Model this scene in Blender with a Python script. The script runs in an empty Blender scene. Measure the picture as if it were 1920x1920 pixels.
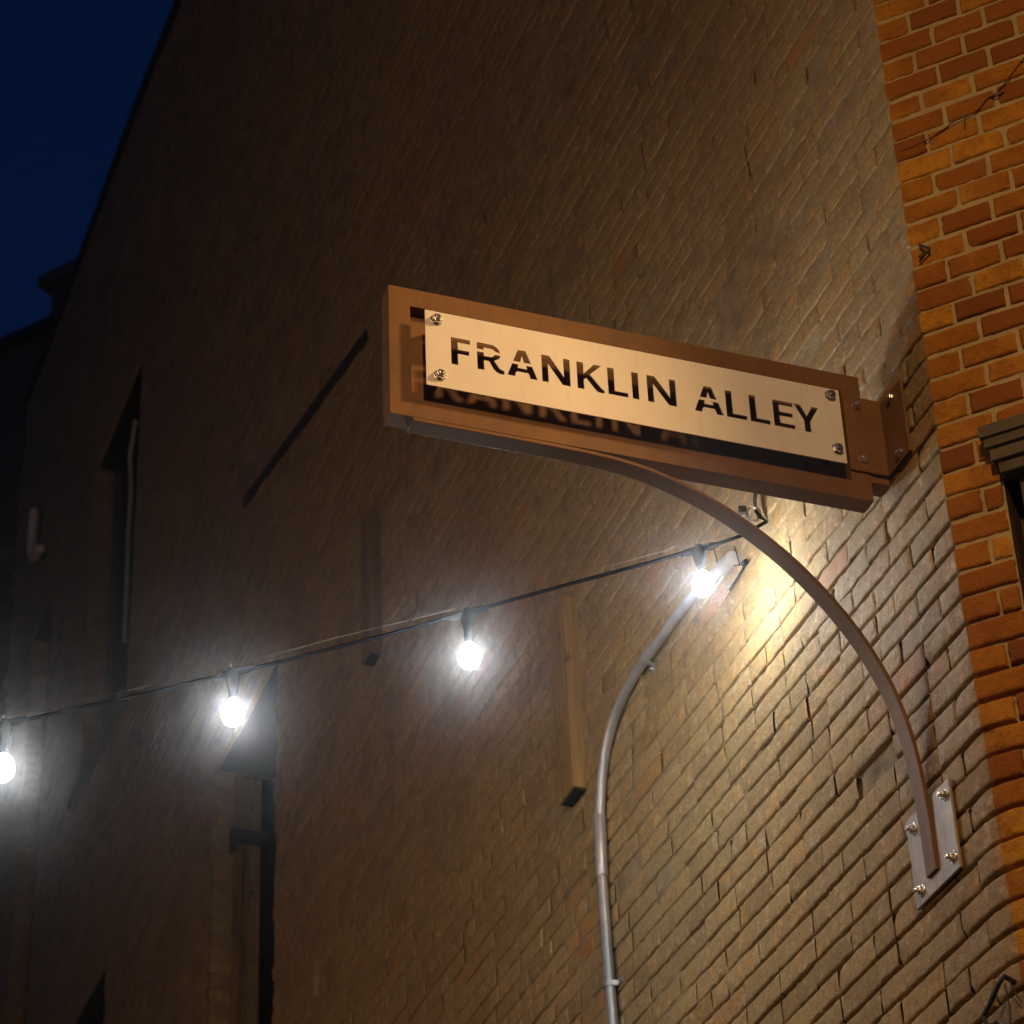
import bpy, bmesh, math, random
import numpy as np
from mathutils import Vector, Matrix
rng = np.random.default_rng(7)
random.seed(7)
sc = bpy.context.scene
col = sc.collection

# ------------------------------------------------------------------ survey
# vertical corner of the brick building, and the three plan directions
C0 = np.array([1.0227950, 5.6217474, 5.6404916])
dA = np.array([-0.360648, 0.932702, 0.0]);  nA = np.array([-0.932702, -0.360648, 0.0])   # alley wall
dS = np.array([0.900395, -0.435074, 0.0]);  nS = np.array([-0.435074, -0.900395, 0.0])   # street wall (to the right)
W0 = np.array([0.9366227, 5.8446048, 0.0])                                               # sign meets wall
dG = np.array([-0.932702, -0.360648, 0.0]); nG = np.array([0.360648, -0.932702, 0.0])    # sign runs outwards
ZJ = 5.6405; CH = 0.07                                                                   # a bed joint, course height

def PW(u, z, o=0.0):
    p = C0 + dA * u + nA * o; return Vector((p[0], p[1], z))
def PS(s, z, o=0.0):
    p = C0 + dS * s + nS * o; return Vector((p[0], p[1], z))
def PG(s, z, o=0.0):
    p = W0 + dG * s + nG * o; return Vector((p[0], p[1], z))

# ------------------------------------------------------------------ helpers
def link(o, parent=None):
    col.objects.link(o)
    if parent is not None: o.parent = parent
    return o
def tag(o, label=None, cat=None, group=None, kind=None):
    if label: o['label'] = label
    if cat: o['category'] = cat
    if group: o['group'] = group
    if kind: o['kind'] = kind
    return o
def thing(name, loc, label, cat, group=None):
    o = bpy.data.objects.new(name, None); o.location = loc; o.empty_display_size = .05
    link(o); tag(o, label, cat, group)
    return o
class MB:
    def __init__(s): s.v = []; s.f = []
    def quad(s, a, b, c, d):
        n = len(s.v); s.v += [tuple(a), tuple(b), tuple(c), tuple(d)]; s.f.append((n, n+1, n+2, n+3))
    def hexa(s, p):      # p: 8 points, bottom ring 0-3, top ring 4-7
        n = len(s.v); s.v += [tuple(q) for q in p]
        for f in ((3,2,1,0),(4,5,6,7),(0,1,5,4),(1,2,6,5),(2,3,7,6),(3,0,4,7)): s.f.append(tuple(n+i for i in f))
    def box(s, fn, a, b):   # fn(x,z,o) maps wall coordinates; a,b = (x,z,o) corners
        (x0,z0,o0),(x1,z1,o1) = a,b
        s.hexa([fn(x0,z0,o0),fn(x1,z0,o0),fn(x1,z0,o1),fn(x0,z0,o1),fn(x0,z1,o0),fn(x1,z1,o0),fn(x1,z1,o1),fn(x0,z1,o1)])
    def tube(s, pts, r, seg=12, caps=True):
        pts = [Vector(p) for p in pts]; rs = r if isinstance(r,(list,tuple)) else [r]*len(pts)
        rings = []; up = None
        for i,p in enumerate(pts):
            d = (pts[min(i+1,len(pts)-1)]-pts[max(i-1,0)])
            d = d.normalized() if d.length > 1e-9 else Vector((0,0,1))
            if up is None: up = d.orthogonal().normalized()
            up = (up - d*up.dot(d)).normalized(); sd = d.cross(up)
            base = len(s.v)
            for k in range(seg):
                a = 2*math.pi*k/seg; s.v.append(tuple(p + (up*math.cos(a)+sd*math.sin(a))*rs[i]))
            rings.append(base)
        for a,b in zip(rings, rings[1:]):
            for k in range(seg):
                s.f.append((a+k, a+(k+1)%seg, b+(k+1)%seg, b+k))
        if caps:
            s.f.append(tuple(rings[0]+k for k in reversed(range(seg)))); s.f.append(tuple(rings[-1]+k for k in range(seg)))
    def build(s, name, mat, parent=None, smooth=False, bevel=0.0, segs=2):
        me = bpy.data.meshes.new(name); me.from_pydata(s.v, [], s.f); me.update()
        bm = bmesh.new(); bm.from_mesh(me); bmesh.ops.recalc_face_normals(bm, faces=bm.faces); bm.to_mesh(me); bm.free()
        me.materials.append(mat)
        o = bpy.data.objects.new(name, me)
        if parent is not None:
            me.transform(Matrix.Translation(-Vector(parent_loc(parent))))
        link(o, parent)
        if smooth:
            me.polygons.foreach_set('use_smooth', [True]*len(me.polygons))
            try: me.set_sharp_from_angle(angle=math.radians(40))
            except Exception: pass
        if bevel > 0:
            m = o.modifiers.new('bevel','BEVEL'); m.width = bevel; m.segments = segs; m.limit_method = 'ANGLE'
        return o
def parent_loc(p):
    v = Vector((0,0,0))
    while p is not None: v += p.location; p = p.parent
    return v

# ------------------------------------------------------------------ materials
def newmat(name):
    m = bpy.data.materials.new(name); m.use_nodes = True
    nt = m.node_tree; b = nt.nodes['Principled BSDF']; return m, nt, b
def N(nt, t, **kw):
    n = nt.nodes.new(t)
    for k,v in kw.items():
        if k in n.inputs.keys() if isinstance(k,str) else False: n.inputs[k].default_value = v
        else: setattr(n, k, v)
    return n
def noise(nt, scale, detail=4, rough=.55, vec=None, dist=0):
    n = nt.nodes.new('ShaderNodeTexNoise'); n.inputs['Scale'].default_value = scale; n.inputs['Detail'].default_value = detail
    n.inputs['Roughness'].default_value = rough; n.inputs['Distortion'].default_value = dist
    if vec is not None: nt.links.new(vec, n.inputs['Vector'])
    return n.outputs['Fac']
def ramp(nt, fac, stops):
    r = nt.nodes.new('ShaderNodeValToRGB'); e = r.color_ramp.elements
    while len(e) > len(stops): e.remove(e[-1])
    while len(e) < len(stops): e.new(1.0)
    for i,(p,c) in enumerate(stops):
        e[i].position = p; e[i].color = (c[0],c[1],c[2],1) if isinstance(c,(tuple,list)) else (c,c,c,1)
    nt.links.new(fac, r.inputs['Fac']); return r.outputs['Color']
def mix(nt, fac, a, b, mode='MIX'):
    m = nt.nodes.new('ShaderNodeMix'); m.data_type = 'RGBA'; m.blend_type = mode; m.clamp_factor = True
    for sock,val in ((m.inputs[0],fac),(m.inputs[6],a),(m.inputs[7],b)):
        if isinstance(val,(int,float)): sock.default_value = val
        elif isinstance(val,(tuple,list)): sock.default_value = (val[0],val[1],val[2],1)
        else: nt.links.new(val, sock)
    return m.outputs[2]
def math_(nt, op, a, b=None, clamp=False):
    m = nt.nodes.new('ShaderNodeMath'); m.operation = op; m.use_clamp = clamp
    for i,v in enumerate((a,b)):
        if v is None: continue
        if isinstance(v,(int,float)): m.inputs[i].default_value = v
        else: nt.links.new(v, m.inputs[i])
    return m.outputs[0]
def bump(nt, b, h, strength=.5, dist=.002):
    n = nt.nodes.new('ShaderNodeBump'); n.inputs['Strength'].default_value = strength; n.inputs['Distance'].default_value = dist
    nt.links.new(h, n.inputs['Height']); nt.links.new(n.outputs[0], b.inputs['Normal'])
def pos(nt):
    return nt.nodes.new('ShaderNodeNewGeometry').outputs['Position']
def attr(nt, name):
    a = nt.nodes.new('ShaderNodeAttribute'); a.attribute_name = name; return a.outputs['Fac']

def mat_brick():
    m, nt, b = newmat('weathered_brick')
    P = pos(nt)
    tone = attr(nt,'tone'); street = attr(nt,'street'); worn = attr(nt,'worn')
    n1 = noise(nt, 9, 5, .6, P); n2 = noise(nt, 60, 6, .65, P); n3 = noise(nt, 260, 3, .6, P); big = noise(nt, 1.1, 3, .5, P)
    # brown-buff paint over the alley bricks
    paint = ramp(nt, tone, [(0,(.28,.188,.07)),(.35,(.385,.268,.104)),(.7,(.445,.315,.13)),(1,(.48,.30,.10))])
    paint = mix(nt, ramp(nt,n1,[(.35,0.0),(.75,.55)]), paint, (.36,.235,.125))
    paint = mix(nt, ramp(nt,big,[(.4,0.0),(.68,.5)]), paint, (.30,.19,.105))
    paint = mix(nt, ramp(nt,n2,[(.50,0.0),(.60,.6)]), paint, (.25,.155,.075))
    paint = mix(nt, ramp(nt,n3,[(.54,0.0),(.63,.6)]), paint, (.13,.08,.04))
    paint = mix(nt, ramp(nt,noise(nt,17,5,.7,P),[(.555,0.0),(.62,.65)]), paint, (.50,.25,.07))
    paint = mix(nt, ramp(nt,noise(nt,34,5,.7,P),[(.56,0.0),(.64,.55)]), paint, (.52,.42,.28))
    # bare clay where the paint has gone
    bare = mix(nt, ramp(nt,n1,[(.3,0.0),(.7,1.0)]), (.46,.19,.055), (.36,.12,.035))
    paint = mix(nt, worn, paint, bare)
    # unpainted orange street bricks
    sb = ramp(nt, tone, [(0,(.20,.060,.010)),(.2,(.30,.098,.011)),(.5,(.39,.145,.014)),(.8,(.46,.185,.017)),(1,(.60,.28,.026))])
    sb = mix(nt, ramp(nt,n1,[(.44,0.0),(.62,.65)]), sb, (.26,.08,.014))
    sb = mix(nt, ramp(nt,n2,[(.50,0.0),(.68,.6)]), sb, (.24,.08,.012))
    sb = mix(nt, ramp(nt,n3,[(.58,0.0),(.68,.6)]), sb, (.09,.035,.010))
    c = mix(nt, street, paint, sb)
    nt.links.new(c, b.inputs['Base Color'])
    b.inputs['Specular IOR Level'].default_value = .22
    r = math_(nt,'ADD', math_(nt,'MULTIPLY',n2,.25), .50); r = math_(nt,'ADD', r, math_(nt,'MULTIPLY',street,.28))
    nt.links.new(r, b.inputs['Roughness'])
    h = math_(nt,'ADD', math_(nt,'MULTIPLY',n2,1.0), math_(nt,'MULTIPLY',n3,.45))
    h = math_(nt,'ADD', h, math_(nt,'MULTIPLY', noise(nt,22,3,.5,P), .9))
    bump(nt, b, h, 1.0, .005)
    return m
def mat_mortar():
    m, nt, b = newmat('mortar')
    P = pos(nt); street = attr(nt,'street')
    n1 = noise(nt, 14, 5, .6, P); n2 = noise(nt, 120, 5, .65, P)
    a = ramp(nt, n1, [(.3,(.17,.115,.06)),(.5,(.28,.195,.105)),(.72,(.36,.27,.155))])
    s = ramp(nt, n1, [(.3,(.36,.26,.11)),(.7,(.48,.37,.175))])
    s = mix(nt, ramp(nt,n2,[(.55,0.0),(.8,.5)]), s, (.28,.2,.09))
    nt.links.new(mix(nt, street, a, s), b.inputs['Base Color'])
    b.inputs['Roughness'].default_value = .9
    bump(nt, b, math_(nt,'ADD',n2,math_(nt,'MULTIPLY',n1,2.0)), .8, .004)
    return m
def mat_simple(name, color, rough=.6, metal=0.0, var=.15, scale=30, bmp=.2, bd=.001, spec=None, streak=None):
    m, nt, b = newmat(name); P = pos(nt)
    n = noise(nt, scale, 5, .6, P)
    dark = tuple(x*(1-var) for x in color); lite = tuple(min(1,x*(1+var)) for x in color)
    cc = ramp(nt, n, [(.3,dark),(.7,lite)])
    if streak:
        mp = nt.nodes.new('ShaderNodeMapping'); mp.inputs['Scale'].default_value = (55,55,5); nt.links.new(P, mp.inputs['Vector'])
        cc = mix(nt, ramp(nt, noise(nt,1.0,5,.65,mp.outputs[0]), [(.52,0.0),(.70,streak[0])]), cc, streak[1])
        cc = mix(nt, ramp(nt, noise(nt,150,3,.6,P), [(.62,0.0),(.70,streak[0])]), cc, streak[1])
    nt.links.new(cc, b.inputs['Base Color'])
    nt.links.new(math_(nt,'ADD', math_(nt,'MULTIPLY',noise(nt,scale*1.7,4,.6,P),.2), rough-.1), b.inputs['Roughness'])
    b.inputs['Metallic'].default_value = metal
    if spec is not None: b.inputs['Specular IOR Level'].default_value = spec
    if bmp: bump(nt, b, noise(nt, scale*4, 4, .6, P), bmp, bd)
    return m
def mat_wood(name, c1, c2, knots=True):
    m, nt, b = newmat(name)
    P = pos(nt); mp = nt.nodes.new('ShaderNodeMapping'); mp.inputs['Scale'].default_value = (40,40,3.0)
    nt.links.new(P, mp.inputs['Vector'])
    g = noise(nt, 1.0, 6, .65, mp.outputs[0], .6); w = noise(nt, 13, 5, .6, P)
    c = ramp(nt, g, [(.3,c1),(.7,c2)])
    if knots: c = mix(nt, ramp(nt,w,[(.60,0.0),(.68,.75)]), c, (.05,.03,.02))
    nt.links.new(c, b.inputs['Base Color']); b.inputs['Roughness'].default_value = .75
    bump(nt, b, math_(nt,'ADD',g,w), .5, .004)
    return m
M = dict(
    brick=mat_brick(), mortar=mat_mortar(),
    bronze=mat_simple('bronze_paint', (.185,.088,.029), .55, 0.0, .13, 12, .12, .0006, spec=.3, streak=(.45,(.10,.05,.022))),
    bronze_matt=mat_simple('bronze_paint_plate', (.36,.30,.25), .5, .2, .12, 18, .08, .0005, streak=(.5,(.14,.08,.05))),
    panel=mat_simple('cream_panel', (.80,.73,.65), .5, 0.0, .05, 7, .08, .0005, streak=(.16,(.5,.40,.28))),
    steel=mat_simple('bright_steel', (.72,.68,.62), .28, 1.0, .1, 60, .05, .0003),
    galv=mat_simple('galvanised', (.42,.40,.37), .42, .5, .16, 22, .12, .0006),
    rubber=mat_simple('black_rubber', (.006,.006,.006), 1.0, 0, .2, 60, 0, spec=.0),
    wire=mat_simple('wire_steel', (.30,.25,.17), .6, .3, .1, 60, 0),
    timber=mat_wood('timber', (.16,.09,.028), (.36,.215,.06)),
    timber2=mat_wood('timber_grey', (.13,.08,.035), (.25,.16,.07)),
    board=mat_wood('old_board', (.17,.105,.045), (.36,.24,.11)),
    iron=mat_simple('dark_iron', (.045,.035,.03), .7, .2, .3, 40, .2),
    shade_black=mat_simple('painted_shade', (.008,.007,.006), .95, 0, .3, 10, .2),  # near-black colour painting the shade inside recesses and under the blocks
    stone=mat_simple('grey_stone', (.085,.062,.033), .8, 0, .22, 25, .4, .003),
    jamb=mat_simple('brown_jamb', (.07,.03,.014), .7, 0, .2, 25, .2),
    pvc=mat_simple('pale_pipe', (.9,.68,.50), .5, 0, .1, 25, .05),
    cablew=mat_simple('pale_cable', (.42,.38,.33), .6, 0, .1, 25, .05),
    roof=mat_simple('roof_tar', (.03,.03,.03), .9, 0, .2, 10, .2),
    asphalt=mat_simple('asphalt', (.05,.05,.05), .9, 0, .3, 40, .5, .004),
    far=mat_simple('far_wall', (.10,.085,.06), .9, 0, .25, 3, .2),
)
def mat_far():
    m, nt, b = newmat('far_brick')
    bt = nt.nodes.new('ShaderNodeTexBrick'); tc = nt.nodes.new('ShaderNodeTexCoord')
    nt.links.new(tc.outputs['UV'], bt.inputs['Vector'])
    bt.inputs['Color1'].default_value = (.12,.085,.055,1); bt.inputs['Color2'].default_value = (.085,.06,.04,1); bt.inputs['Mortar'].default_value = (.16,.13,.1,1)
    bt.inputs['Scale'].default_value = 1; bt.inputs['Mortar Size'].default_value = .012
    bt.inputs['Brick Width'].default_value = .215; bt.inputs['Row Height'].default_value = .07
    nt.links.new(bt.outputs['Color'], b.inputs['Base Color']); b.inputs['Roughness'].default_value = .9
    bump(nt, b, math_(nt,'SUBTRACT',1.0,bt.outputs['Fac']), .6, .01)
    return m
M['farbrick'] = mat_far()
# glowing LED globe
m, nt, b = newmat('lit_globe'); em = nt.nodes.new('ShaderNodeEmission')
em.inputs['Color'].default_value = (.90,.95,1.0,1); em.inputs['Strength'].default_value = 300
nt.links.new(em.outputs[0], nt.nodes['Material Output'].inputs['Surface']); M['globe'] = m

# ------------------------------------------------------------------ brick walls
def wall_xy(t, z, o):
    """t > 0 along the alley wall, t < 0 along the street wall; o = proud of the face. arrays"""
    t = np.asarray(t, float); o = np.asarray(o, float); z = np.asarray(z, float)
    x = np.clip((5.22 - z) / .85, 0, 1); T = np.maximum(.072*x*x*(3-2*x), 1e-4)
    w = np.clip((t + T) / (2*T), 0, 1)                      # 0 street side, 1 alley side
    A = C0[:2] + np.outer(T, dA[:2]); S = C0[:2] + np.outer(T, dS[:2]); Cc = np.broadcast_to(C0[:2], A.shape)
    w_ = w[:,None]
    arc = (1-w_)**2*S + 2*w_*(1-w_)*Cc + w_**2*A
    p = np.where((t > T)[:,None], C0[:2] + np.outer(t, dA[:2]), np.where((t < -T)[:,None], C0[:2] + np.outer(-t, dS[:2]), arc))
    n = nS[:2] + (nA[:2]-nS[:2])*w_; n /= np.linalg.norm(n,axis=1)[:,None]
    return p + n*o[:,None]

class GridMesh:
    def __init__(s): s.V=[]; s.F=[]; s.tone=[]; s.street=[]; s.worn=[]; s.mi=[]; s.n=0
    def add(s, P, nr, nc, tone, street, worn):
        idx = np.arange(nr*nc).reshape(nr,nc) + s.n
        q = np.stack([idx[:-1,:-1], idx[:-1,1:], idx[1:,1:], idx[1:,:-1]], -1).reshape(-1,4)
        s.V.append(P); s.F.append(q); s.n += nr*nc; k = len(q)
        s.tone.append(np.full(k,tone)); s.worn.append(np.full(k,worn)); s.mi.append(np.zeros(k,dtype=np.int32))
        s.street.append(np.full(k,street) if np.isscalar(street) else np.asarray(street,float))
    def build(s, name, mat, parent, flip=False):
        V = np.concatenate(s.V); F = np.concatenate(s.F)
        if flip: F = F[:,::-1]
        V = V - np.array(parent_loc(parent))
        me = bpy.data.meshes.new(name)
        me.vertices.add(len(V)); me.vertices.foreach_set('co', V.ravel().astype(np.float32))
        me.loops.add(F.size); me.loops.foreach_set('vertex_index', F.ravel().astype(np.int32))
        me.polygons.add(len(F)); me.polygons.foreach_set('loop_start', np.arange(0,F.size,4,dtype=np.int32))
        me.polygons.foreach_set('loop_total', np.full(len(F),4,dtype=np.int32))
        me.update(calc_edges=True)
        for nm,arr in (('tone',s.tone),('street',s.street),('worn',s.worn)):
            a = me.attributes.new(nm,'FLOAT','FACE'); a.data.foreach_set('value', np.concatenate(arr).astype(np.float32))
        me.polygons.foreach_set('use_smooth', np.ones(len(F),dtype=bool))
        for q in (mat if isinstance(mat,(list,tuple)) else [mat]): me.materials.append(q)
        me.polygons.foreach_set('material_index', np.concatenate(s.mi)); me.validate()
        o = bpy.data.objects.new(name, me); link(o, parent); return o

def brick(G, t0, t1, z0, z1, mapf, detail, tone, worn, depth=.02, split=True):
    """one brick face with rounded, chipped arrises; t0 < t1"""
    e = np.array([0, .0012, .0045, .0085]) if detail else np.array([0, .003, .009])
    L = t1-t0; ni = max(2, int(L/.035)) if detail else 2
    mid = np.linspace(.0085, L-.0085, ni+2)[1:-1]
    ts = np.concatenate([t0+e, t0+mid, t1-e[::-1]])
    street_split = split and t0 < 0 < t1
    if street_split and abs(t0) > .01 and abs(t1) > .01:
        ts = np.sort(np.concatenate([ts[np.abs(ts) > .004], [0.0, -.003, .003]]))
    H = z1-z0; zm = [z0+H*.35, z0+H*.65] if detail else [z0+H*.5]
    zs = np.concatenate([z0+e, zm, z1-e[::-1]])
    tt, zz = np.meshgrid(ts, zs); sh = tt.shape
    rt = np.minimum(tt-t0, t1-tt); rz = np.minimum(zz-z0, z1-zz); rim = np.minimum(rt, rz)
    hd = rng.uniform(.0015,.0035) if rng.random() < .95 else depth
    if detail: d = np.interp(rim, [0,.0012,.0045,.0085], [-depth,-.0045,-.0006,0])
    else: d = np.interp(rim, [0,.003,.009], [-depth,-.0012,0])
    if split and t0 > -.01:      # head joints mostly painted shut, bed joints open
        pr = ([0,.0012,.0045,.0085],[-depth,-.0045,-.0006,0]) if detail else ([0,.003,.009],[-depth,-.0012,0])
        d = np.minimum(np.interp(rz,*pr), np.maximum(np.interp(rt,*pr), -hd))
    a = rng.normal(0,.0016); bx = rng.normal(0,.008); bz = rng.normal(0,.014)
    d = d + a + bx*(tt-(t0+t1)/2) + bz*(zz-(z0+z1)/2) + rng.normal(0,.00035,sh)*(rim>0)
    # wandering outline
    if detail:
        edge = rim < .009
        wk = .55 if t1 <= .001 else 1.0
        wob_t = rng.normal(0,.0013*wk,sh); wob_z = rng.normal(0,.0011*wk,sh)+rng.normal(0,.0012)
        wob_t[:, 0:4] = wob_t[:, 1:2]; wob_t[:, -4:] = wob_t[:, -2:-1]
        wob_z[0:4,:] = wob_z[1:2,:]; wob_z[-4:,:] = wob_z[-2:-1,:]
        keep = np.abs(tt) < .0045
        tt = tt + np.where(edge & ~keep, wob_t, 0); zz = zz + np.where(edge, wob_z, 0)
        if rng.random() < .30:      # a chipped corner
            ct = t0 if rng.random()<.5 else t1; cz = z0 if rng.random()<.5 else z1
            rr = rng.uniform(.012,.028); q = np.hypot(tt-ct, zz-cz)
            d = d - np.clip(1-q/rr,0,1)*rng.uniform(.006,.014)
    P = mapf(tt.ravel(), zz.ravel(), d.ravel())
    st = (0.0 if t0 >= -.005 else (1.0 if t1 <= .005 else None)) if split else 0.0
    if st is None:
        tc = (ts[:-1]+ts[1:])/2; st = np.broadcast_to((tc < 0).astype(float), (len(zs)-1, len(tc))).ravel()
    G.add(P, sh[0], sh[1], tone, st, worn)

def map_wall(t, z, o):
    p = wall_xy(t, z, o); return np.column_stack([p, z])

# openings in the alley wall: (u0, u1, z0, z1)
RECESS = [(5.85, 6.957, 3.0, 8.60), (9.0, 10.25, 10.25, 12.66), (11.46, 12.15, 7.0, 12.5), (9.2, 9.95, 6.0, 8.62)]
def zlow(u): return np.interp(u, [-2,0,1.33,3.86,12.35,14], [3.7,3.8,4.3,5.3,9.0,9.4]) - .25
def zhigh(u): return np.interp(u, [-2,0,.4,2,4,6,8], [7.6,7.6,8.1,10.6,13.2,15.2,15.4]) + .1
def rooftop(u): return np.interp(u, [0,8.3,9.6,11.3,13.2], [15.0,15.05,15.16,15.17,15.25])

bld = thing('brick_building', (C0[0], C0[1], 0), 'tall corner building with brown-painted alley wall and bare orange street wall', 'building')
G = GridMesh(); GS = GridMesh()
patches = [(5.25,2.4,.45),(4.9,1.7,.2),(6.2,.9,.22),(7.0,3.0,.4),(5.2,.25,.2)]
k0 = int((3.7-ZJ)/CH); k1 = int((15.5-ZJ)/CH)
for k in range(k0, k1):
    zb, zt = ZJ+k*CH, ZJ+(k+1)*CH
    odd = k % 2
    row = []
    # corner bricks wrap round the corner (header one way, stretcher the other)
    sl, al = (.085,.200) if odd else (.142,.100)
    if zt < 8.4 and zb > 3.7: row.append((-sl, al))
    t = al
    while t < 13.0:
        L = .204 if rng.random() < .72 else .102
        L += rng.normal(0,.003); row.append((t, t+L)); t += L
    t = -sl
    if zt < 8.4:
        while t > -1.5:
            L = .142 + rng.normal(0,.003); row.append((t-L, t)); t -= L
    for (a,b) in row:
        c = (a+b)/2
        if c > 0 and (zt < zlow(c) or zb > zhigh(c) or zt > rooftop(c)): continue
        if c > .05:
            hit_ = False
            for (u0,u1,z0,z1) in RECESS:
                if zb+.02 < z1 and zt-.02 > z0 and b > u0 and a < u1:
                    hit_ = True
                    if a < u0-.05: b = u0; hit_ = False
                    elif b > u1+.05: a = u1; hit_ = False
            if hit_: continue
        elif a < -.1415 and zt < 5.66 and zb > 3.0:
            if -b >= .12: continue
            if a < -.141: a = -.141
        j = (.0034 if c < 2.5 else .0030) if c > 0 else .0050
        near = c < 5.2
        zz0 = zb + j*rng.uniform(.6,1.25) + rng.normal(0,.0006); zz1 = zt - j*rng.uniform(.6,1.25)
        tone = float(np.clip(rng.beta(1.1,1.1),0,1))
        worn = 0.0
        if c > 0.0 and b > .101:
            pr = .005
            for (pz,pu,pr_) in patches:
                dd = math.hypot((zb-pz)*1.3, (c-pu));
                pr = max(pr, .12*math.exp(-(dd/pr_)**2))
            if rng.random() < pr*2.2: worn = rng.uniform(.25,.6)
        jt = j if b <= .001 else (j*.45 if a > 0 else j*.7)
        sunk = 0.0
        if c > .4 and (rng.random() < .004 or (a < 1.98 < b and zb < 5.56 < zt)):
            sunk = .016; worn = .7
        brick(GS if b <= .001 else G, a + jt, b - jt, zz0, zz1, (lambda t_,z_,o_,k_=sunk: map_wall(t_,z_,o_-k_)) if sunk else map_wall, near, tone, worn)
# pieces are oriented by construction; alley & street share the same parameter direction

# mortar bed behind the bricks: depth varies, flush in places, raked out in others
def fbm(x, y, seed, octs=4):
    r = np.random.default_rng(seed); out = np.zeros_like(x); amp = 1.0; tot = 0
    for o_ in range(octs):
        for q in range(5):
            kx, ky = r.normal(0,1,2)*(1.6**o_)*1.3; ph = r.uniform(0,6.28)
            out += amp*np.sin(kx*x+ky*y+ph)/5**.5; 
        tot += amp; amp *= .7
    return out/tot
tu = np.concatenate([np.arange(-1.5,0,.02), [0.0], np.arange(.02,5.2,.028), np.arange(5.2,13.05,.07)])
zs = np.arange(ZJ+CH*k0, 8.45, .0175)
def mortar_block(tu, zs):
    tt, zz = np.meshgrid(tu, zs)
    base = -.0055 - .0042*fbm(tt*2.2, zz*2.2, 3) + rng.normal(0,.0017,tt.shape)
    # the lower corner is raked deepest, higher up the paint has filled the joints
    depthf = np.clip((6.3-zz)/1.2,0,1)*np.clip(1.8-tt,0,1.2)
    hi = np.clip((zz-5.9)/.6,0,1)*.0055
    d = np.where(tt > .0, np.clip(base - .0068*depthf + hi*.6, -.0185, -.0008), np.clip(-.0062-.0010*fbm(tt*9,zz*9,5)+rng.normal(0,.0009,tt.shape) - .011*np.clip((5.35-zz)/.4,0,1), -.018, -.0006))
    P = map_wall(tt.ravel(), zz.ravel(), d.ravel())
    nr,nc = tt.shape
    idx = np.arange(nr*nc).reshape(nr,nc)
    q = np.stack([idx[:-1,:-1], idx[:-1,1:], idx[1:,1:], idx[1:,:-1]], -1)
    tc = (tt[:-1,:-1]+tt[1:,1:])/2; zc = (zz[:-1,:-1]+zz[1:,1:])/2
    keep = zc < rooftop(tc)
    for (u0,u1,z0,z1) in RECESS: keep &= ~((tc>u0-.004)&(tc<u1+.004)&(zc>z0)&(zc<z1))
    keep &= ~((tc < -.141)&(zc<5.64)&(zc>3.0))
    for g_,side in ((G,tc>=0),(GS,tc<0)):
        f = q[keep & side]
        if not len(f): continue
        used = np.unique(f); remap = np.full(nr*nc,-1); remap[used] = np.arange(len(used))+g_.n
        g_.V.append(P[used]); g_.n += len(used); g_.F.append(remap[f]); n = len(f)
        g_.tone.append(np.full(n,.5)); g_.worn.append(np.zeros(n)); g_.street.append(np.full(n, 0.0 if g_ is G else 1.0)); g_.mi.append(np.ones(n,dtype=np.int32))
mortar_block(tu, zs)
mortar_block(np.concatenate([[-1.5,-1.0,-.5,0.0], np.arange(.05,13.05,.05)]), np.arange(zs[-1], 15.5, .035))
mortar_block(np.concatenate([[-1.5,-1.0,-.5,0.0], np.arange(.25,13.05,.25)]), np.concatenate([np.arange(0, zs[0], .25),[zs[0]]]))
G.build('alley_wall', [M['brick'],M['mortar']], bld, flip=True)
GS.build('street_wall', [M['brick'],M['mortar']], bld, flip=True)

# rest of the building: roof, the wall further along the street
mb = MB()
mb.quad(PW(0,14.9,0), PW(13.1,15.25,0), PW(13.1,15.25,-14), PW(0,14.9,-14)); mb.build('roof', M['roof'], bld)
mb = MB(); mb.quad(PS(1.5,0), PS(9,0), PS(9,14.9), PS(1.5,14.9)); mb.quad(PS(0,8.44,-.004), PS(1.5,8.44,-.004), PS(1.5,14.9,-.004), PS(0,14.9,-.004))
o = mb.build('side_wall', M['farbrick'], bld)
def uv_wall(o, d):
    me = o.data; uv = me.uv_layers.new(name='UVMap'); off = parent_loc(o.parent)
    for l in me.loops:
        co = me.vertices[l.vertex_index].co
        uv.data[l.index].uv = (co.x*d[0]+co.y*d[1], co.z)
uv_wall(o, dS)
# parapet coping along the alley roof edge
mb = MB()
us = list(np.arange(0,13.2,.6))+[13.2]
for a,b in zip(us,us[1:]):
    za,zb = float(rooftop(a)), float(rooftop(b))
    mb.hexa([PW(a,za-.03,-.3),PW(b,zb-.03,-.3),PW(b,zb-.03,.03),PW(a,za-.03,.03),PW(a,za+.05,-.3),PW(b,zb+.05,-.3),PW(b,zb+.05,.03),PW(a,za+.05,.03)])
mb.build('coping', M['roof'], bld, bevel=.01)

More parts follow.
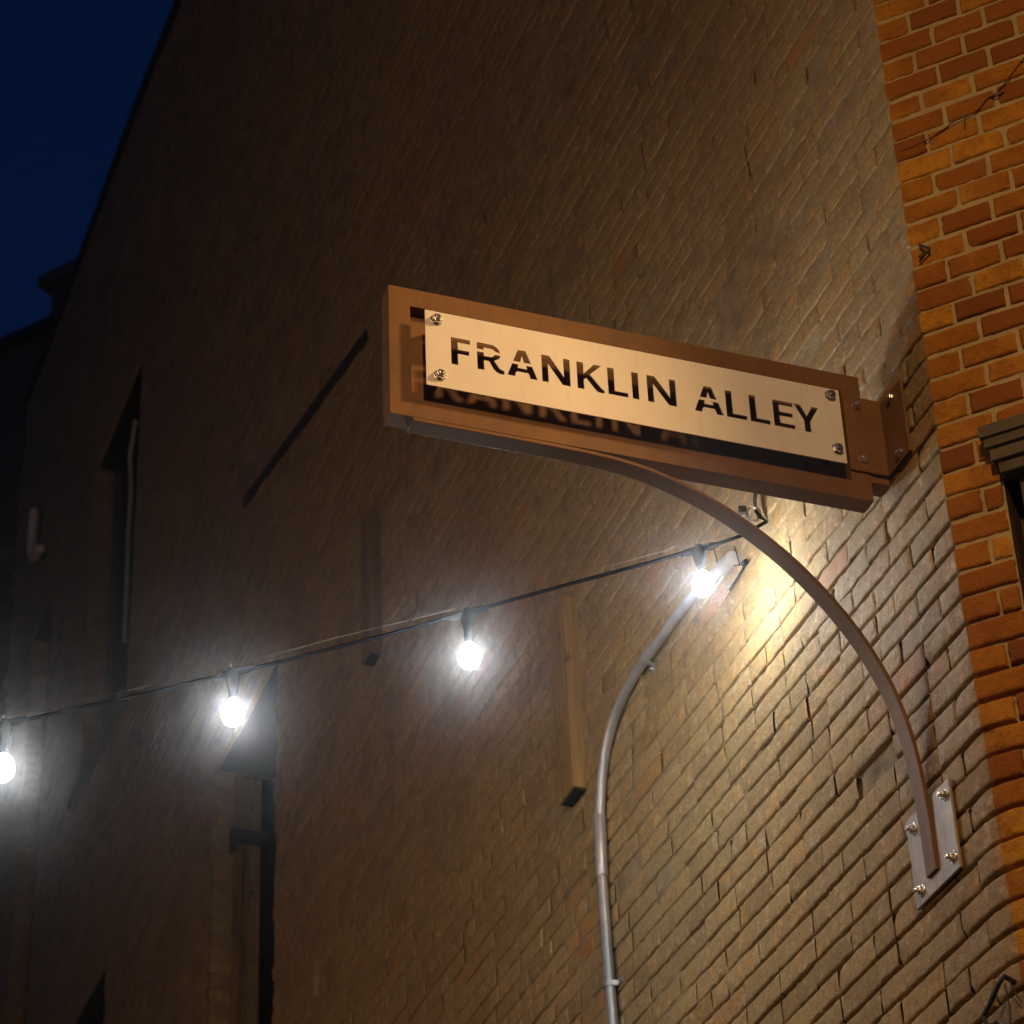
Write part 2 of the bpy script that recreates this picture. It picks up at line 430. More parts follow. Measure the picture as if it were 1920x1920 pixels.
# recesses: reveals, back, frames
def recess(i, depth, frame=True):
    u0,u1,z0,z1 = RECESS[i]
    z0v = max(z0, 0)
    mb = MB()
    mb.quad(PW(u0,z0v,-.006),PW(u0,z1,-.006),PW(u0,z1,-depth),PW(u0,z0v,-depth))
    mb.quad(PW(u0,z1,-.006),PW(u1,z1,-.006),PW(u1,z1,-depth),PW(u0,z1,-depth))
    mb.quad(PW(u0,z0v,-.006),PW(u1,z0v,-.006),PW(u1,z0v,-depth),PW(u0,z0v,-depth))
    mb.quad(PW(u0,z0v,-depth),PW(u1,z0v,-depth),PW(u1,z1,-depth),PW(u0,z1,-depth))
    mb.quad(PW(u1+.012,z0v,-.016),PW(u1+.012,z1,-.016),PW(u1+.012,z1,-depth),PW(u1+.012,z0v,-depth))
    w = mb.build('window_recess', M['shade_black'], bld)
    # brick reveal on the far jamb
    g = GridMesh()
    org = C0 + dA*u1
    def mp(t,z,o):
        p = org[:2] - np.outer(t, nA[:2]) - np.outer(o, dA[:2]); return np.column_stack([p,z])
    k = int((z0v-ZJ)/CH)
    while ZJ+(k+1)*CH < z1+.03:
        zb,zt = ZJ+k*CH, ZJ+(k+1)*CH; k += 1
        if zb < z0v-.03: continue
        L = .102 if k%2 else .118
        brick(g, .001, L, zb+.0035, zt-.0035, mp, True, float(rng.uniform(0,.6)), 0.0, split=False)  # darker tones than the wall, dimming the reveal by colour instead of light
    g.build('brick_reveal', M['brick'], w, flip=False)
    mb = MB(); mb.quad(PW(u1+.0045,z0v,-.004),PW(u1+.0045,z1,-.004),PW(u1+.0045,z1,-.125),PW(u1+.0045,z0v,-.125)); mb.build('reveal_mortar', M['mortar'], w)
    return w
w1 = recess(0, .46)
u1 = RECESS[0][1]
mb = MB(); mb.box(PW,(u1-.035,3.0,-.108),(u1+.01,8.58,-.148)); mb.build('window_frame', M['timber2'], w1, bevel=.004)
mb = MB(); mb.box(PW,(u1-.012,3.0,-.156),(u1+.01,8.58,-.240)); mb.build('weathered_board', M['board'], w1, bevel=.003)
mb = MB()
mb.box(PW,(u1-.075,8.205,-.085),(u1-.035,8.265,-.265)); mb.box(PW,(u1-.085,8.14,-.078),(u1-.035,8.262,-.105))
mb.build('iron_strap', M['iron'], w1, bevel=.004)
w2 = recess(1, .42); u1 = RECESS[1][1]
mb = MB(); mb.box(PW,(u1-.05,10.27,-.125),(u1+.01,12.6,-.17)); mb.build('window_frame', M['jamb'], w2, bevel=.004)
mb = MB(); mb.box(PW,(8.98,10.16,-.30),(10.3,10.245,.045)); mb.build('window_sill', M['stone'], w2, bevel=.01)
w3 = recess(2, .5); w4 = recess(3, .4)
mb = MB(); mb.box(PW,(RECESS[2][1]-.04,7.0,-.13),(RECESS[2][1]+.01,12.4,-.2)); mb.build('window_frame', M['timber2'], w3, bevel=.004)

# cornice and window surround on the street wall
mb = MB()
prof = [(5.634,5.600,.112,.052),(5.602,5.574,.120,.044),(5.576,5.566,.127,.034),(5.568,5.536,.130,.040),(5.538,5.505,.143,.028)]
for zt,zb,s0,of in prof: mb.box(PS,(s0,zb,-.02),(1.45,zt,of))
hood = mb.build('cornice', M['stone'], bld, bevel=.0025)
mb = MB(); mb.box(PS,(.176,3.2,-.10),(.196,5.502,-.012)); mb.box(PS,(.196,3.2,-.10),(.26,5.502,.004)); mb.build('window_surround', M['stone'], bld, bevel=.003)
mb = MB(); mb.quad(PS(.143,3.0,-.003),PS(.143,5.52,-.003),PS(.143,5.52,-.14),PS(.143,3.0,-.14)); mb.quad(PS(.143,3.0,-.10),PS(1.5,3.0,-.10),PS(1.5,5.62,-.10),PS(.143,5.62,-.10))
mb.build('window_jamb', M['jamb'], bld)

# ------------------------------------------------------------------ the street sign
sign = thing('street_sign', PG(.02,5.83,0), 'bronze tray sign with cream cut-out plate reading FRANKLIN ALLEY on a curved arm', 'sign')
S0,S1,Z0,Z1 = .058,1.295,5.640,6.021        # outer box
mb = MB(); bw = .053
mb.box(PG,(S0,Z1-bw,-.028),(S1,Z1,0)); mb.box(PG,(S0,Z0,-.028),(S1,Z0+bw,0))
mb.box(PG,(S1-bw,Z0+bw,-.028),(S1,Z1-bw,0)); mb.box(PG,(S0,Z0+bw,-.028),(S0+bw,Z1-bw,0))
mb.box(PG,(S0,Z0,-.053),(S1,Z1,-.028))
fr = mb.build('sign_frame', M['bronze'], sign)
# weld ring + back into a single clean tray
# ---- cut-out plate with real letter openings
def letters():
    P = []
    def add(x, polys, w):  # polys in unit cell 0..w,0..1
        for p in polys: P.append([(x+a*w, b) for a,b in p])
    st = .20
    def sl(w_px): return w_px
    def F(w): s=.0170; return [[(0,0),(s,0),(s,.42),(w*.94,.42),(w*.94,.575),(s,.575),(s,.845),(w,.845),(w,1),(0,1)]]
    def Lt(w): s=.0170; return [[(0,0),(w,0),(w,.155),(s,.155),(s,1),(0,1)]]
    def E(w): s=.0170; return [[(0,0),(w,0),(w,.155),(s,.155),(s,.43),(w*.93,.43),(w*.93,.58),(s,.58),(s,.845),(w*.98,.845),(w*.98,1),(0,1)]]
    def I(w): return [[(0,0),(.0172,0),(.0172,1),(0,1)]]
    def Nn(w): s=.0163; return [[(0,0),(s,0),(s,.70),(w-s*1.25,0),(w,0),(w,1),(w-s,1),(w-s,.30),(s*1.25,1),(0,1)]]
    def K(w): s=.0170; return [[(0,0),(s,0),(s,.36),(s*1.35,.44),(w*.72,.02),(w*.80,-.02),(w*1.02,-.02),(w*1.02,.10),(w*.93,.13),(w*.50,.60),(w*.95,1),(w*.67,1),(s,.58),(s,1),(0,1)]]
    def Y(w): s=.0170; c=w/2; return [[(c-s/2,0),(c+s/2,0),(c+s/2,.42),(w,1),(w*.74,1),(c,.60),(w*.26,1),(0,1),(c-s/2,.42)]]
    def A(w):
        c=w/2; tp=w*.13
        def edge(y): return c-tp-(c-tp)*(1-y)  # outer-left x at height y
        top=[(edge(.56),.56),(edge(.56)+w*.235,.56),(c,.80),(w-edge(.56)-w*.235,.56),(w-edge(.56),.56),(c+tp,1),(c-tp,1)]
        low=[(0,0),(w*.25,0),(w*.25+.0016,.10),(w*.31,.19),(w*.69,.19),(w*.75-.0016,.10),(w*.75,0),(w,0),(w-edge(.46),.46),(w-edge(.46)-w*.20,.46),(w*.655,.33),(w*.345,.33),(edge(.46)+w*.20,.46),(edge(.46),.46)]
        return [top,low]
    def R(w):
        s=.0170
        def arc(cx,cy,rx,ry,a0,a1,n=8): return [(cx+rx*math.cos(math.radians(a0+(a1-a0)*i/n)), cy+ry*math.sin(math.radians(a0+(a1-a0)*i/n))) for i in range(n+1)]
        bx = w*.50
        top=[(0,.76),(s,.76),(s,.845)]+[(bx,.845)]+arc(bx,.70,w*.20,.145,80,25,5)+[(w*.84,.735)]+arc(bx,.70,w*.37,.30,8,90,8)+[(0,1)]
        low=[(0,0),(s,0),(s,.37),(w*.44,.37),(w*.60,.10)]+[(w*.72,0),(w*.84,-.035),(w,-.035),(w,.10),(w*.88,.13),(w*.80,.19),(w*.64,.42),(w*.82,.52),(w*.88,.645),(w*.68,.645),(w*.56,.54),(s,.53),(s,.655),(0,.655)]
        return [top,low]
    spec=[(F,1.1544,1.1065),(R,1.0896,1.0224),(A,1.0147,.9382),(Nn,.9268,.8549),(K,.8372,.7703),(Lt,.7585,.7075),(I,.696,.6753),(Nn,.6564,.5814),(A,.5349,.4582),(Lt,.4507,.3971),(Lt,.3878,.3353),(E,.3247,.2691),(Y,.2677,.201)]
    out=[]
    for fn,a,b in spec:
        w=(a-b)
        for poly in fn(w):
            out.append([(a-x, y) for x,y in poly])
    return out
zb, cap = 5.7865, .0800
cu = bpy.data.curves.new('plate','CURVE'); cu.dimensions='2D'; cu.fill_mode='BOTH'; cu.extrude=.0015
def spl(pts):
    s=cu.splines.new('POLY'); s.points.add(len(pts)-1)
    for i,(x,y) in enumerate(pts): s.points[i].co=(x,y,0,1)
    s.use_cyclic_u=True
PL0,PL1,PZ0,PZ1=.1385,1.2175,5.7120,5.9350
spl([(-PL1,PZ0),(-PL0,PZ0),(-PL0,PZ1),(-PL1,PZ1)])
for poly in letters(): spl([(-s,zb+y*cap) for s,y in poly])
tmp = bpy.data.objects.new('tmp_plate',cu); col.objects.link(tmp)
bpy.context.view_layer.update()
me = bpy.data.meshes.new_from_object(tmp.evaluated_get(bpy.context.evaluated_depsgraph_get()))
bpy.data.objects.remove(tmp)
me.name='letter_plate'; OFP=.037
for v in me.vertices:
    x,y,z = v.co; p = PG(-x, y, OFP-.0015+z) - sign.location
    v.co = p
me.update(); me.materials.clear(); me.materials.append(M['panel'])
link(bpy.data.objects.new('letter_plate', me), sign)

def hexbolt(P, n, r, h, washer=None, nut=True, parent=None, name='bolt', mat='steel', rod=0.0):
    """hexagonal head on a washer, axis n, base centre P"""
    n = Vector(n).normalized(); u = n.orthogonal().normalized(); v = n.cross(u); mb = MB(); a0 = random.uniform(0,1)
    def ring(rad, d, k, ph=0): return [tuple(P+n*d+(u*math.cos(ph+2*math.pi*i/k)+v*math.sin(ph+2*math.pi*i/k))*rad) for i in range(k)]
    def stack(rings):
        k=len(rings[0]); base=len(mb.v)
        for q in rings: mb.v += q
        for i in range(len(rings)-1):
            for j in range(k): mb.f.append((base+i*k+j, base+i*k+(j+1)%k, base+(i+1)*k+(j+1)%k, base+(i+1)*k+j))
        mb.f.append(tuple(base+(len(rings)-1)*k+j for j in range(k)))
    if washer: stack([ring(washer,0,20),ring(washer,.0022,20),ring(washer*.96,.003,20)])
    stack([ring(r,.002,6,a0),ring(r,h*.82,6,a0),ring(r*.86,h,6,a0)])
    stack([ring(r*.55,h,12),ring(r*.55,h+.002+rod,12),ring(r*.45,h+.004+rod,12)])
    o = mb.build(name, M[mat], parent, bevel=.0006)
    return o
for s,z in ((1.19,5.908),(1.185,5.744),(.164,5.912),(.162,5.749)):
    hexbolt(PG(s,z,OFP), nG, .0125, .014, .0155, parent=sign)
    mb=MB(); mb.tube([PG(s,z,-.03),PG(s,z,OFP-.002)],.0085,14); mb.build('standoff', M['bronze'], sign, smooth=True)
# angle bracket: one leg on the frame, one on the wall
mb = MB(); t=.007
mb.box(PG,(.006,5.722,.0005),(.112,5.940,t))
mb.build('angle_bracket', M['bronze'], sign, bevel=.0015)
mb = MB(); mb.box(PW,(.118,5.722,.003),(.243,5.940,.010)); mb.build('wall_bracket', M['bronze'], sign, bevel=.0015)
for s,z in ((.077,5.922),(.077,5.758)): hexbolt(PG(s,z,t), nG, .0105, .011, .013, parent=sign)
for u,z in ((.170,5.918),(.164,5.745)): hexbolt(PW(u,z,.010), nA, .0095, .010, .012, parent=sign)
# back plate fixing the tray to the wall behind the bracket
mb = MB(); mb.box(PG,(.004,5.70,-.055),(.06,5.96,-.004)); mb.build('back_bracket', M['bronze'], sign, bevel=.0015)
# curved arm: flat bar bent from under the tray down to the wall plate
pts=[(1.239,5.6395),(1.076,5.639),(.943,5.639),(.840,5.6385),(.760,5.636),(.690,5.630),(.610,5.612),(.539,5.586),(.470,5.556),(.407,5.520),(.340,5.474),(.277,5.422),(.212,5.355),(.154,5.283),(.115,5.222),(.084,5.162),(.058,5.100),(.043,5.052),(.030,4.985),(.023,4.930),(.018,4.886),(.014,4.820),(.012,4.762),(.011,4.700),(.011,4.640)]
# smooth resample
pp=np.array(pts); tpar=np.concatenate([[0],np.cumsum(np.hypot(*np.diff(pp,axis=0).T))]); tq=np.linspace(0,tpar[-1],110)
sx=np.interp(tq,tpar,pp[:,0]); sz=np.interp(tq,tpar,pp[:,1])
for _ in range(25):
    sx[1:-1]=(sx[:-2]+2*sx[1:-1]+sx[2:])/4; sz[1:-1]=(sz[:-2]+2*sz[1:-1]+sz[2:])/4
mb=MB(); th=.0105; rings=[]
for i in range(len(sx)):
    a=max(i-1,0); b_=min(i+1,len(sx)-1); dx,dz=sx[b_]-sx[a],sz[b_]-sz[a]; L=math.hypot(dx,dz); nx,nz=dz/L,-dx/L   # inward/under side
    base=len(mb.v); rings.append(base)
    # front pair at off 0, rear pair at off -.062 ; outer (top) line and inner line
    s_,z_=sx[i],sz[i]
    if nz>0: nx,nz=-nx,-nz
    sgn = 1
    for (o_,q) in ((0,0),(0,1),(-.049,1),(-.049,0)):
        mb.v.append(tuple(PG(s_+ (nx*th*q if True else 0), z_+nz*th*q, o_)))
for a,b_ in zip(rings,rings[1:]):
    for q in range(4): mb.f.append((a+q,a+(q+1)%4,b_+(q+1)%4,b_+q))
mb.f.append((rings[0]+3,rings[0]+2,rings[0]+1,rings[0])); mb.f.append(tuple(rings[-1]+q for q in range(4)))
mb.build('curved_arm', M['bronze'], sign, smooth=True, bevel=.0012)
# wall plate with four bolts
mb=MB(); mb.box(PW,(.149,4.600,.004),(.365,4.826,.012)); plate=mb.build('wall_plate', M['bronze_matt'], sign, bevel=.0015)
for u,z in ((.331,4.789),(.170,4.792),(.171,4.634),(.329,4.630)): hexbolt(PW(u,z,.012), nA, .0115,.011,.015, parent=plate, rod=.006)

# ------------------------------------------------------------------ string lights
cab=[(.941,6.55,6.115),(.80,6.513,6.085),(.687,6.488,6.05),(.621,6.473,6.0),(.541,6.444,5.952),(.496,6.426,5.932),(.376,6.419,5.891),(.247,6.409,5.851),(.068,6.395,5.793),(-.126,6.38,5.731),(-.29,6.37,5.677),(-.456,6.357,5.627),(-.593,6.345,5.585),(-.732,6.332,5.544),(-.835,6.319,5.514),(-.94,6.309,5.48),(-1.112,6.286,5.432),(-1.294,6.263,5.379),(-1.563,6.24,5.283),(-1.875,6.216,5.164),(-2.6,6.15,4.99),(-3.4,6.1,4.85)]
cab[0]=tuple(PW(.931,6.083,.03)); cab[1]=tuple((Vector(cab[0])+Vector(cab[2]))/2+Vector((0,0,-.006)))
mb=MB(); mb.tube(cab,.0052,8)
cabl=mb.build('light_cable', M['rubber'], None, smooth=True); tag(cabl,'black cable of the string lights slung from the wall hook to the left edge','cable')
guy=[(.668,6.498,6.033),(.497,6.423,5.954),(.19,6.402,5.853),(-.136,6.379,5.746),(-.455,6.35,5.653),(-.732,6.33,5.565),(-1.023,6.297,5.477),(-1.287,6.263,5.4),(-1.877,6.21,5.191),(-3.4,6.1,4.88)]
guy=[tuple(PW(.931,6.083,.03))]+guy
mb=MB(); mb.tube(guy,.0008,6); gw=mb.build('support_wire', M['wire'], None, smooth=True); tag(gw,'thin steel support wire just above the black light cable','wire')
blabels=['lit white globe bulb nearest the sign arm, in front of the conduit top','lit white globe bulb between the two wooden blocks, under the sign','lit white globe bulb above the iron strap of the tall recess','lit white globe bulb cut by the left edge of the picture']
sock=[(.494,6.428,5.928,5.813),(-.128,6.382,5.728,5.591),(-.732,6.332,5.544,5.421),(-1.294,6.263,5.379,5.248)]
for i,(x,y,zt,zbulb) in enumerate(sock):
    t_=thing('string_light_bulb',(x,y,zt),blabels[i],'light bulb','bulbs along the string light cable')
    mb=MB(); dirc=Vector((.6,.04,.19)).normalized()
    mb.tube([Vector((x,y,zt))-dirc*.05,Vector((x,y,zt))-dirc*.03,Vector((x,y,zt))+dirc*.035,Vector((x,y,zt))+dirc*.055],[.007,.0105,.0105,.007],10)
    mb.tube([(x,y,zt+.012),(x,y,zt-.012),(x+.001,y,zt-.028),(x+.002,y,zt-.055),(x+.002,y,zbulb+.042)],[.010,.019,.017,.0125,.0125],14)
    mb.build('socket', M['rubber'], t_, smooth=True)
    mb=MB(); mb.tube([(x-.006,y-.002,zt+.010),(x-.006,y-.002,zt+.026)],.003,6); mb.build('clip', M['steel'], t_)
    mb=MB(); prof=[(.041,.011),(.036,.016),(.028,.0215),(.016,.0268),(.003,.029),(-.009,.0275),(-.020,.0225),(-.027,.0145),(-.030,.003)]
    mb.tube([(x+.002,y,zbulb+a) for a,_ in prof],[r for _,r in prof],16)
    mb.build('globe', M['globe'], t_, smooth=True)
# shackle and wall hook taking the cable end
hk=thing('wall_hook',PW(.931,6.083,0),'bright steel shackle on a rusty wall hook just above the curved arm','hook')
mb=MB(); mb.tube([PW(.915,6.15,-.01),PW(.915,6.15,.02),PW(.918,6.135,.03),PW(.925,6.11,.032),PW(.93,6.095,.03)],.0055,8); mb.build('hook_shank', M['iron'], hk, smooth=True)
mb=MB(); ctr=PW(.945,6.082,.03)
ring=[ctr+Vector((0.017*math.cos(a),0,.022*math.sin(a))) for a in np.linspace(0,2*math.pi,17)]
mb.tube(ring,.0045,8,False); mb.build('shackle', M['steel'], hk, smooth=True)
mb=MB(); mb.box(lambda x,z,o: ctr+Vector((x,o,z)),(-.040,.0,-.008),(-.018,.022,.008)); mb.build('shackle_pin', M['iron'], hk, bevel=.002)
# loose loop of thin wire by the first bulb
mb=MB(); mb.tube([PW(1.215,6.156,.03),PW(1.212,6.089,.02),PW(1.159,6.052,.018),PW(1.08,6.001,.018),PW(1.079,6.062,.03)],.0017,6)
mb.tube([PW(1.049,5.993,.012),PW(1.10,5.985,.012),PW(1.173,5.981,.01)],.0035,6); mb.tube([PW(1.066,5.998,.015),PW(1.045,5.992,.015)],.008,8)
wl=mb.build('wire_loop', M['rubber'], None, smooth=True); tag(wl,'thin loose wire loop on the wall right of the bulb nearest the arm','wire')

# ------------------------------------------------------------------ conduit
cp=[(2.14,4.70),(2.153,5.089),(2.163,5.268),(2.170,5.503),(2.177,5.683),(2.168,5.782),(2.152,5.86),(2.122,5.935),(2.081,6.001),(2.015,6.052),(1.928,6.085),(1.812,6.098),(1.708,6.098),(1.567,6.099),(1.451,6.098),(1.284,6.078),(1.14,6.050)]
pp=np.array(cp); tp_=np.concatenate([[0],np.cumsum(np.hypot(*np.diff(pp,axis=0).T))]); tq=np.linspace(0,tp_[-1],70)
cx=np.interp(tq,tp_,pp[:,0]); cz=np.interp(tq,tp_,pp[:,1])
for _ in range(6): cx[1:-1]=(cx[:-2]+2*cx[1:-1]+cx[2:])/4; cz[1:-1]=(cz[:-2]+2*cz[1:-1]+cz[2:])/4
cd=thing('conduit',PW(2.15,4.7,0),'galvanised metal conduit bending up the brick wall to the first bulb','pipe')
mb=MB(); mb.tube([PW(a,b_,.022) for a,b_ in zip(cx,cz)],.0155,18); mb.build('pipe', M['galv'], cd, smooth=True)
mb=MB(); mb.tube([PW(2.172,5.60,.022),PW(2.172,5.605,.022),PW(2.165,5.80,.022),PW(2.165,5.805,.022)],[.0165,.0185,.0185,.0165],18); mb.build('coupling', M['galv'], cd, smooth=True)
mb=MB(); mb.tube([PW(1.19,6.058,.022),PW(1.11,6.044,.022)],[.021,.021],14); mb.build('end_fitting', M['galv'], cd, smooth=True)
def strap(u,z,du,dz):   # one-hole strap: band over the pipe plus an ear on the wall; (du,dz) = pipe direction
    w=MB(); n=len(w.v); d=Vector(dA)*du+Vector((0,0,dz)); d.normalize(); nn=Vector(nA); side=d.cross(nn).normalized()
    if side.dot(Vector(dA)) > 0: side=-side
    c=PW(u,z,.022); prv=None
    secs=[]
    for a in np.linspace(-200,0,14):
        a=math.radians(a); secs.append((side*math.cos(a)-nn*math.sin(a))*1.0)
    path=[c+s_*.0178 for s_ in secs]
    path+= [c+side*.021-nn*.012, c+side*.024-nn*.0195, c+side*.052-nn*.0195]
    hw=.008
    for p,q in zip(path,path[1:]):
        tdir=(q-p).normalized(); up=tdir.cross(d).normalized()*.0012
        w.hexa([p-d*hw-up,q-d*hw-up,q+d*hw-up,p+d*hw-up,p-d*hw+up,q-d*hw+up,q+d*hw+up,p+d*hw+up])
    o_=w.build('strap', M['galv'], cd)
    hexbolt(c+side*.038-nn*.0185, nn, .006,.006,.009,parent=o_,name='screw')
strap(2.163,5.245,0,1); strap(1.735,6.098,-1,0)

# ------------------------------------------------------------------ timber blocks on the wall
def blockw(name,u0,u1,z0,z1,of,mat,label,group):
    t_=thing(name,PW((u0+u1)/2,z0,0),label,'timber',group)
    mb=MB(); mb.box(PW,(u0,z0,-.004),(u1,z1,of)); o_=mb.build('post', mat, t_, bevel=.004)
    mb=MB(); mb.box(PW,(u0+.012,z0-.006,.004),(u1-.012,z0+.002,of-.008)); mb.build('underside_shade', M['shade_black'], t_)  # near-black sheet painting the shaded underside of the block
    return t_
blockw('timber_block',2.300,2.43,5.972,6.665,.046,M['timber'],'bright wooden block fixed upright on the wall beside the conduit bend','timber blocks on the alley wall')
blockw('timber_block',4.31,4.42,7.67,8.36,.050,M['timber2'],'darker far wooden block upright on the wall behind the light cable','timber blocks on the alley wall')

# long narrow dark bar left of the sign
mb=MB(); sl=[(4.455,9.373),(6.454,9.839)]
for (a,za),(b_,zb_) in zip(sl,sl[1:]):
    mb.hexa([PW(a,za-.040,-.005),PW(b_,zb_-.040,-.005),PW(b_,zb_-.040,.012),PW(a,za-.040,.012),PW(a,za+.018,-.005),PW(b_,zb_+.018,-.005),PW(b_,zb_+.018,.012),PW(a,za+.018,.012)])
o=mb.build('dark_bar', M['iron'], None); tag(o,'long thin dark bar slanting on the wall left of the sign','iron bar')

# pale cable in the second recess and pale curved pipe at far left
mb=MB(); mb.tube([PW(9.0,12.15,.02),PW(9.16,11.98,.01),PW(9.22,11.80,-.02),PW(9.24,11.5,-.02),PW(9.26,11.1,-.03),PW(9.29,10.75,-.04)],.014,8)
o=mb.build('wall_cable', M['cablew'], None, smooth=True); tag(o,'thin pale cable hanging down in the upper dark recess','cable')
mb=MB(); mb.tube([PW(12.03,13.50,.07),PW(12.05,13.30,.07),PW(12.04,13.18,.07),PW(11.99,13.08,.07),PW(11.91,13.01,.07),PW(11.81,12.97,.07),PW(11.70,12.96,.07)],.034,14)
o=mb.build('vent_pipe', M['pvc'], None, smooth=True); tag(o,'pale elbow vent pipe sticking out near the left edge','pipe')

# rusty hooks, vine
mb=MB(); mb.tube([PS(.028,6.262,.002),PS(.034,6.254,.008),PS(.044,6.243,.012),PS(.054,6.236,.010)],.0042,8); mb.tube([PS(.054,6.232,.010),PS(.040,6.222,.012),PS(.026,6.214,.010),PS(.024,6.222,.008),PS(.036,6.230,.006)],.0036,8)
o=mb.build('wall_hook', M['iron'], None, smooth=True); tag(o,'small rusty bent hook in the orange brick wall near the corner','hook')
def LR(t,z,o): 
    p=wall_xy(np.array([t]),np.array([z]),np.array([o]))[0]; return Vector((p[0],p[1],z))
mb=MB(); mb.tube([LR(.02,4.262,.0),LR(.02,4.27,.03),LR(.035,4.255,.035),LR(.07,4.235,.03)],.0065,8); mb.tube([LR(.07,4.235,.03),LR(.10,4.215,.035),LR(.098,4.19,.03),LR(.075,4.19,.02)],.0055,8)
mb.tube([LR(.02,4.27,.02),LR(.012,4.235,.012),LR(.0,4.205,.01)],.0016,6); mb.tube([LR(.03,4.26,.02),LR(.035,4.21,.01),LR(.045,4.165,.01)],.0016,6)
o=mb.build('pipe_clamp', M['iron'], None, smooth=True); tag(o,'black iron clamp with loose wires low on the rounded corner','clamp')
vp=[(.010,6.584),(.050,6.583),(.097,6.590),(.138,6.602),(.165,6.618),(.180,6.620),(.209,6.619),(.235,6.632),(.256,6.650),(.283,6.662),(.310,6.682),(.345,6.720),(.369,6.742),(.45,6.80),(.6,6.86)]
mb=MB(); mb.tube([PS(s_,z_+random.uniform(-.002,.002),.0026) for s_,z_ in vp],[.0013+.0012*math.sin(i*1.7)**2 for i in range(len(vp))],6)
mb.tube([PS(.195,6.616,.004),PS(.192,6.60,.004),PS(.190,6.583,.004)],.0018,6); mb.tube([PS(.268,6.655,.004),PS(.29,6.650,.004),PS(.305,6.656,.004)],[.003,.0032,.002],6)
o=mb.build('vine_stem', mat_simple('vine',(.09,.03,.012),.8), None, smooth=True); tag(o,'thin dark branching vine stem across the orange bricks, upper right','vine')

# ------------------------------------------------------------------ far building and ground
fb=thing('far_building',(-5,20.5,0),'dark building with a chimney beyond the end of the alley wall','building')
a0=np.array([-4.03,20.3]); e=np.array([-.86,.51])*1.0; e/=np.linalg.norm(e); nn=np.array([-e[1],e[0]]); nn = nn if nn@np.array([0,-1])>0 else -nn
def PF(s,z,o=0):
    p=a0+e*s+nn*o; return Vector((p[0],p[1],z))
mb=MB(); mb.box(PF,(-1.6,0,-6),(9,17.93,0)); o=mb.build('wall', M['farbrick'], fb)
uv_wall(o,e)
mb=MB(); mb.box(PF,(-1.6,17.93,-6),(9,18.02,.10)); mb.build('roof_edge', M['roof'], fb)
mb=MB(); mb.box(PF,(-.45,18.02,-.8),(.10,18.50,-.05)); mb.box(PF,(-.55,18.50,-.9),(.2,18.62,.05)); mb.build('chimney', M['far'], fb, bevel=.02)
mb=MB(); mb.quad((-200,-200,0),(200,-200,0),(200,200,0),(-200,200,0)); g=mb.build('ground', M['asphalt'], None); tag(g,kind='structure')

# ------------------------------------------------------------------ scattering volume added to give the bulbs their glow
m=bpy.data.materials.new('air'); m.use_nodes=True; nt=m.node_tree; nt.nodes.remove(nt.nodes['Principled BSDF'])
pv=nt.nodes.new('ShaderNodeVolumePrincipled'); pv.inputs['Color'].default_value=(1,.98,.96,1); pv.inputs['Density'].default_value=.0050; pv.inputs['Anisotropy'].default_value=.984
nt.links.new(pv.outputs[0], nt.nodes['Material Output'].inputs['Volume'])
mb=MB(); mb.hexa([(-210,-210,-1),(210,-210,-1),(210,210,-1),(-210,210,-1),(-210,-210,20),(210,-210,20),(210,210,20),(-210,210,20)])
hz=mb.build('glow_haze', m, None); tag(hz,kind='stuff'); hz.visible_shadow=True

# ------------------------------------------------------------------ light
wd=bpy.data.worlds.new('World'); sc.world=wd; wd.use_nodes=True; nt=wd.node_tree
bg=nt.nodes['Background']; sky=nt.nodes.new('ShaderNodeTexSky'); sky.sky_type='NISHITA'; sky.sun_disc=False
sky.sun_elevation=math.radians(-2.0); sky.sun_rotation=math.radians(200); sky.ozone_density=6.0; sky.dust_density=.3
tint=mix(nt,1.0,sky.outputs[0],(.55,2.7,1.75),'MULTIPLY'); nt.links.new(tint, bg.inputs[0]); bg.inputs[1].default_value=.15

def lamp(name, kind, loc, energy, color, radius=.06, target=None, **kw):
    l=bpy.data.lights.new(name,kind); l.energy=energy; l.color=color
    if kind!='SUN': l.shadow_soft_size=radius
    for k_,v_ in kw.items(): setattr(l,k_,v_)
    o=bpy.data.objects.new(name,l); o.location=loc; col.objects.link(o)
    if target is not None: o.rotation_euler=(Vector(target)-Vector(loc)).to_track_quat('-Z','Y').to_euler()
    return o
WARM=(1,.60,.26)
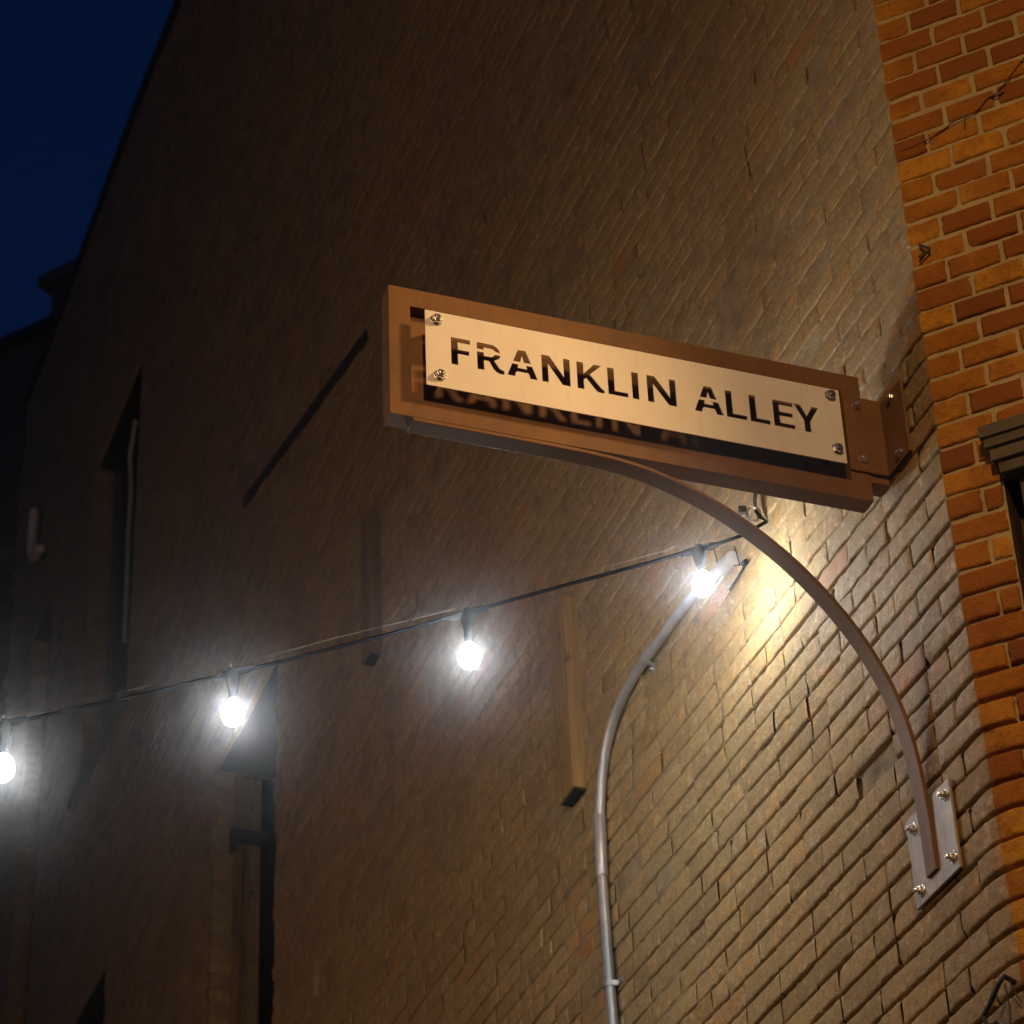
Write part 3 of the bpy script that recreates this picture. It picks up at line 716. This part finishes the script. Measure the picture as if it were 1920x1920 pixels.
# street lamp behind and to the left of the camera
lamp('street_lamp_light','SPOT',(.5,.5,7.6),560,WARM,.16,target=(.6,5.7,4.3),spot_size=math.radians(86),spot_blend=1.0)
SL=Vector((2.1,3.9,8.3)); st_=(PS(1.55,5.75)-SL).normalized(); sh_=st_.angle((PS(.02,5.75)-SL).normalized())
lamp('shop_lamp_light','SPOT',SL,110,(1,.60,.25),.06,target=PS(1.55,5.75),spot_size=2*sh_,spot_blend=.25)
# warm fill light added across the alley to lift the alley wall
lamp('alley_fill_light','POINT',(-6.0,6.0,5.0),215,(1,.57,.22),.15)
# shaded lamp on the street front, its beam cut off just past the middle of the sign
LP=Vector((2.75,4.62,7.30))
tl=PG(1.25,5.83,.03); ed=PG(.60,5.83,.03)
ev=(ed-LP).normalized(); half=math.radians(27); el=math.acos(min(1,math.hypot(ev.x,ev.y)))
rot=2*math.asin(min(1,math.sin(half/2)/math.cos(el)))
cv=Matrix.Rotation(-rot,3,'Z')@ev
if (cv-(tl-LP).normalized()).length > (Matrix.Rotation(rot,3,'Z')@ev-(tl-LP).normalized()).length: cv=Matrix.Rotation(rot,3,'Z')@ev
lamp('front_lamp_light','SPOT',LP,440,(1,.60,.24),.17,target=LP+cv,spot_size=2*half,spot_blend=.04)

# ------------------------------------------------------------------ camera
R_=Vector((.9990727,.0246026,-.0353327)); U_=Vector((.0430544,-.5709001,.8198899)); F_=Vector((0,.8206509,.5714299))
F_=F_.normalized(); R_=(R_-F_*R_.dot(F_)).normalized(); U_=R_.cross(F_)
cam=bpy.data.cameras.new('camera'); co=bpy.data.objects.new('camera',cam); col.objects.link(co)
mw=Matrix((( R_.x,U_.x,-F_.x,0),(R_.y,U_.y,-F_.y,0),(R_.z,U_.z,-F_.z,1.6),(0,0,0,1))); co.matrix_world=mw
cam.sensor_width=36; cam.lens=36*5450/1920; cam.clip_start=.05; cam.clip_end=1000
cam.dof.use_dof=True; cam.dof.focus_distance=7.2; cam.dof.aperture_fstop=7.0
sc.camera=co
sc.view_settings.view_transform='Standard'; sc.view_settings.look='None'; sc.view_settings.exposure=0; sc.view_settings.gamma=1
sc.cycles.use_denoising=True
sc.cycles.max_bounces=6; sc.cycles.volume_bounces=0; sc.cycles.diffuse_bounces=3
sc.cycles.sample_clamp_indirect=4
sc.cycles.use_light_tree=True
